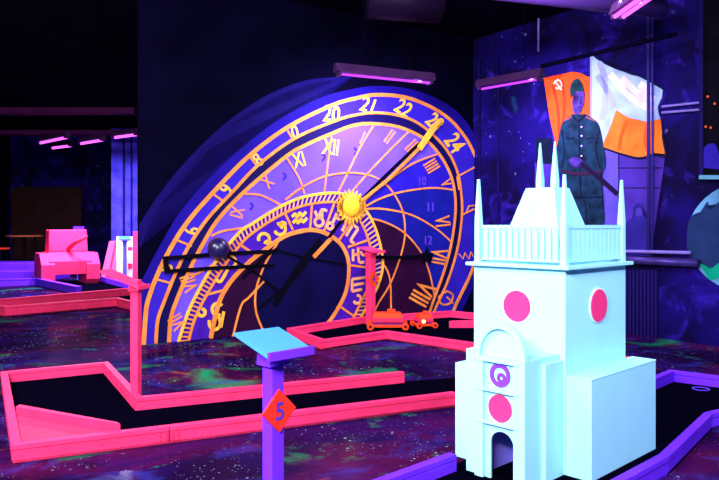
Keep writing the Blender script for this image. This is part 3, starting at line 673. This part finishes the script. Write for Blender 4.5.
# conduits, pipes and panels on that wall
def wpipe(name, pts, r, label, m=PIPE, off=.06, cat='pipe'):
    q = [WR.w(*WR.uv(*p), off) for p in pts]; o = obj(name, tube(bmnew(), q, r, 12), m, smooth=True); return tag(o, label, cat)
LILP = mat('lilac_metal_pipe', (.22, .16, .60), .35, .3, 6)
wpipe('conduit', [(651, -8), (651, 254)], .022, 'thin upright conduit running down across the white flag', mat('conduit_blue', (.03, .02, .18), .4))
wpipe('conduit', [(655, -8), (655, 254)], .014, 'thinner upright conduit just right of the one across the flag', mat('conduit_blue2', (.03, .02, .22), .4))
wpipe('conduit', [(541, -8), (541, 52)], .016, 'short pale conduit above the red flag', LILP)
wpipe('wall_pipe', [(600, 250.5), (695, 252.5)], .022, 'upper thin lilac pipe along the wall right of the tower', LILP, .10)
wpipe('wall_pipe', [(590, 258), (702, 263)], .055, 'thick violet pipe along the wall right of the tower', PIPE, .09)
wpipe('wall_pipe', [(664, 107), (702, 103)], .016, 'upper short pipe right of the white flag', LILP, .05)
wpipe('wall_pipe', [(664, 113), (702, 110)], .016, 'lower short pipe right of the white flag', LILP, .05)
wpipe('wall_pipe', [(540, 8), (575, -3)], .014, 'short pale pipe in the top corner above the red flag', LILP, .05)
t = thing('corrugated_panel', 'dark blue ribbed panel low on the wall right of the tower', 'panel')
b = bmnew(); WR.fill(b, [(600, 268), (659, 270), (659, 338), (600, 338)], .001, .015, False); obj('backing', b, BLUED, t)
for k in range(9):
    x = 628+k*3.7; b = bmnew(); WR.line(b, [(x, 270), (x, 337)], .028, .014, .045, False); obj('rib', b, mat('rib_blue', (.012, .006, .10), .5), t)
b = bmnew(); WR.line(b, [(480, 60), (480, 330)], .05, .001, .03, False); WR.line(b, [(499, 60), (499, 330)], .04, .001, .03, False); struct('trim_2', b, BLUED)
# framed opening and round castle painting at the right
t = thing('display_case', 'dark case with orange glints and pale shelf at the right edge', 'case')
b = bmnew(); WR.fill(b, [(705, -20), (760, -20), (760, 176), (705, 176)], .001, .05, False); obj('case', b, BLACK, t)
b = bmnew(); WR.line(b, [(704, -20), (704, 178)], .05, .001, .07, False); obj('frame', b, BLUED, t)
b = bmnew(); WR.line(b, [(704, 177.5), (765, 178)], .05, .001, .12, False); obj('shelf', b, mat('shelf_teal', (.10, .30, .45), .5), t)
b = bmnew()
for p in ((708, 127), (713, 128), (717, 104), (710, 97)): WR.disc(b, p, 1.3, .05, .056, 8)
obj('orange_glint', b, mat('orange_dots', (.6, .08, .02)), t)
b = bmnew(); WR.fill(b, catmull([(706, 168), (706, 150), (712, 144), (719, 147), (724, 170)]), .05, .056, False); obj('dark_blue_shape', b, BLUEM, t)
t = thing('castle_roundel', 'round teal wall painting with dark castle silhouette at the right edge', 'mural')
n = 48; ccx, ccy, cr = 752, 237, 64
b = bmnew(); WR.fill(b, [(ccx+cr*math.cos(2*math.pi*k/n), ccy-56*math.sin(2*math.pi*k/n)) for k in range(n)], .001, .02, False)
obj('round_sky', b, mat('roundel_teal', (.12, .34, .62), .6, .55, 1.6), t)
b = bmnew(); WR.fill(b, catmull([(689, 224), (694, 215), (703, 211), (706, 205), (709, 202), (710, 209), (716, 207), (719, 202), (722, 208), (735, 200), (760, 205)])+[(760, 262)]+catmull([(740, 262), (722, 262), (712, 268), (703, 261), (695, 262), (689, 250), (688, 238)]), .02, .028, False)
obj('castle_silhouette', b, mat('castle_slate', (.012, .03, .12), .7, .3, 3), t)
b = bmnew(); WR.fill(b, catmull([(700, 262), (708, 256), (715, 258), (725, 255), (745, 256), (760, 262), (755, 285), (730, 276), (712, 280), (706, 272)]), .02, .026, False)
obj('green_hill', b, mat('hill_green', (.0, .38, .22), .6, .5, 2.5), t)

# ------------------------------------------------------------------ orange toys on the lane
def toy(x, y, s, L, label, lamp=False, rz=0.0):
    t = thing('toy_car', label, 'toy car', (x, y, .02), rz)
    hl = L/2; wd = .14*s
    obj('chassis', box(bmnew(), -hl, hl, -wd, wd, .03*s, .07*s), REDO, t, bevel=.006)
    obj('body', box(bmnew(), -hl*.80, hl*.80, -wd*.95, wd*.95, .105*s, .165*s), mat('toy_pink', (1, .03, .10), .5), t, bevel=.006)
    obj('side_stripe', box(bmnew(), -hl*.80, hl*.80, -wd*.9, wd*.9, .07*s, .105*s), mat('toy_violet', (.15, .01, .12), .5), t)
    b = bmnew(); hexa(b, [(-hl*.78, -wd*.9, .165*s), (hl*.78, -wd*.9, .165*s), (hl*.78, wd*.9, .165*s), (-hl*.78, wd*.9, .165*s)], [(-hl*.68, -wd*.7, .23*s), (hl*.68, -wd*.7, .23*s), (hl*.68, wd*.7, .23*s), (-hl*.68, wd*.7, .23*s)])
    obj('roof', b, REDO, t, bevel=.004)
    obj('cab', box(bmnew(), -.0*hl, hl*.4, -wd*.4, wd*.4, .23*s, .275*s), REDO, t, bevel=.006)
    for sx in (-1, 1):
        for sy in (-1, 1):
            b = bmnew(); tube(b, [(sx*hl*.88, sy*wd, .05*s), (sx*hl*.88, sy*(wd+.05*s), .05*s)], .05*s, 16)
            wl = obj('wheel', b, REDO, t); b = bmnew()
            tube(b, [(sx*hl*.88, sy*(wd+.045*s), .05*s), (sx*hl*.88, sy*(wd+.056*s), .05*s)], .02*s, 10); obj('hub', b, MAROON, wl)
    if lamp:
        b = bmnew(); bmesh.ops.create_uvsphere(b, u_segments=12, v_segments=8, radius=.028)
        for v in b.verts: v.co += Vector((-hl*.4, -wd-.03, .12*s))
        obj('head_lamp', b, mat('yellow_lamp', (1, .6, .1), .4, 0, emit=3, ecol=(1, .5, .1)), t, smooth=True)
toy(.40, 10.02, 1.0, .56, 'long orange toy car with pink stripe at foot of pink stand')
toy(.93, 10.15, .85, .27, 'short orange toy car with yellow lamp right of the long one', True, math.radians(15))

# ------------------------------------------------------------------ far left: lanes, tank, obstacles
c3 = [G(5, 309.5, .12), (-6.75, 12.2), (-4.8, 14.9), (-3.3, 13.4), G(141, 306.5, .12), G(116, 300.5, .12)]
t = thing('golf_lane', 'pink bordered golf lane further back left of the clock wall', 'golf lane')
borders(t, c3, PINK, closed=True, flip=True, h=.17); turf(t, c3[::-1])
t = thing('golf_lane', 'violet bordered golf lane around the pink tank', 'golf lane')
c4 = [(-9.6, 16.6), G(0, 287), G(35, 286), G(76, 295.5)]
borders(t, c4, PURPLE, h=.19, wd=.12); borders(t, [(-5.35, 16.3), (-6.95, 18.7)], PURPLE, h=.14)
turf(t, [G(0, 287), G(35, 286), G(76, 295.5), (-5.35, 16.3), (-6.95, 18.7), (-8.2, 18.6), (-8.25, 17.9)])
o = obj('violet_plinth', box(bmnew(), -11.4, -8.25, 18.9, 20.0, 0.0, .47), PURPLE, bevel=.02); tag(o, 'low violet plinth behind the tank on the far left', 'plinth')
o = obj('violet_step', box(bmnew(), -11.0, -8.45, 18.15, 18.7, 0, .30), PURPLE, bevel=.02); tag(o, 'lower violet step in front of the far left plinth', 'step')
t = thing('golf_lane', 'pink border of a far lane beside the slanted pink obstacle', 'golf lane')
borders(t, [(-5.2, 16.45), (-6.6, 18.35)], PINK, h=.2)
# tank
t = thing('model_tank', 'blocky pink wooden model tank with a gun at far left', 'model tank', (-7.40, 17.75, .02), math.radians(33)); TK = t
b = bmnew()
hexa(b, [(-.62, -.55, .25), (.62, -.55, .25), (.62, .75, .25), (-.62, .75, .25)], [(-.62, -.60, .58), (.62, -.60, .58), (.62, .75, .58), (-.62, .75, .58)])
hexa(b, [(-.62, -.60, .58), (.62, -.60, .58), (.62, .75, .58), (-.62, .75, .58)], [(-.62, -.18, .80), (.62, -.18, .80), (.62, .75, .80), (-.62, .75, .80)])
obj('hull', b, PINK, t, bevel=.01)
for s in (-1, 1):
    x0, x1 = sorted((s*.46, s*.86)); b = bmnew(); pr = [(-.62, .12), (-.45, 0), (.75, 0), (.9, .15), (.9, .62), (.7, .78), (-.25, .78), (-.66, .50)]
    hexa(b, [(x0, y, z) for y, z in pr], [(x1, y, z) for y, z in pr]); tr = obj('track', b, PINK, t, bevel=.01)
    xs = s*.862; b = bmnew(); box(b, min(xs, xs-s*.01), max(xs, xs-s*.01), -.64, .88, .36, .375); obj('track_seam', b, PINKD, tr)
b = bmnew(); hexa(b, [(-.58, -.16, .80), (.58, -.16, .80), (.58, .62, .80), (-.58, .62, .80)], [(-.56, -.10, 1.36), (.56, -.10, 1.36), (.56, .55, 1.36), (-.56, .55, 1.36)])
obj('turret', b, PINK, t, bevel=.03)
b = bmnew(); tube(b, [(-.02, -.12, .86), (.10, -.62, 1.04), (.40, -.95, 1.20)], [.06, .055, .05], 14); obj('gun_barrel', b, PINKD, t, smooth=True)
TK.scale = (.80, .72, 1.0)
# slanted obstacle
t = thing('slanted_obstacle', 'pale pink tapered obstacle standing right of the tank', 'obstacle', (-6.62, 19.2, 0), math.radians(-20))
b = bmnew(); hexa(b, [(-.36, -.3, 0), (.30, -.3, 0), (.30, .3, 0), (-.36, .3, 0)], [(-.22, -.1, 1.06), (.24, -.1, 1.06), (.24, .15, 1.06), (-.22, .15, 1.06)]); obj('body', b, mat('pale_pink_paint', (1, .12, .30), .5), t, bevel=.01)
b = bmnew(); hexa(b, [(-.1, -.33, 0), (-.06, -.33, 0), (-.06, -.3, 0), (-.1, -.3, 0)], [(.0, -.13, 1.05), (.04, -.13, 1.05), (.04, -.09, 1.05), (.0, -.09, 1.05)]); obj('edge_strip', b, PINK, t)
t = thing('panel_obstacle', 'pink framed obstacle with white face beside the clock wall end', 'obstacle', (-6.0, 18.25, 0), 0)
obj('white_face', box(bmnew(), -.32, .10, -.05, .05, .1, 1.20), mat('white_lilac_paint', (.75, .68, 1), .5), t)
b = bmnew(); hexa(b, [(.10, -.08, 0), (.42, -.08, 0), (.42, .08, 0), (.10, .08, 0)], [(.12, -.08, 1.32), (.40, -.08, 1.36), (.40, .08, 1.36), (.12, .08, 1.32)]); box(b, -.34, .10, -.08, .08, 0, .1); obj('frame', b, PINK, t, bevel=.01)
for z_ in ((.38, .50), (.86, .93)): obj('pink_square', box(bmnew(), -.02, .09, -.07, -.05, *z_), PINKD, t)
# bar tables and stools
def rt(name, lab, cat, x, y, h, r, m, legs=4):
    t = thing(name, lab, cat, (x, y, 0))
    b = bmnew(); lathe(b, [(r*.96, h-.05), (r, h-.04), (r, h-.01), (r*.97, h)], 28); obj('top' if cat == 'table' else 'seat', b, m, t)
    for k in range(legs):
        a = 2*math.pi*k/legs+.4; b = bmnew(); tube(b, [(r*.55*math.cos(a), r*.55*math.sin(a), h-.05), (r*.8*math.cos(a), r*.8*math.sin(a), 0)], .022, 8); obj('leg', b, BLACK, t)
    b = bmnew(); n = 20; tube(b, [(r*.7*math.cos(2*math.pi*k/n), r*.7*math.sin(2*math.pi*k/n), h*.35) for k in range(n+1)], .012, 6); obj('foot_ring', b, BLACK, t)
rt('bar_table', 'tall round brown bar table at far left', 'table', -10.2, 21.3, 1.19, .52, WOOD)
rt('bar_table', 'second dim bar table beside the tank at far left', 'table', -9.75, 22.6, 1.05, .30, mat('dim_wood', (.10, .03, .02)))
rt('bar_stool', 'bar stool with red seat under the far left table', 'stool', -10.45, 20.4, .84, .24, RED)
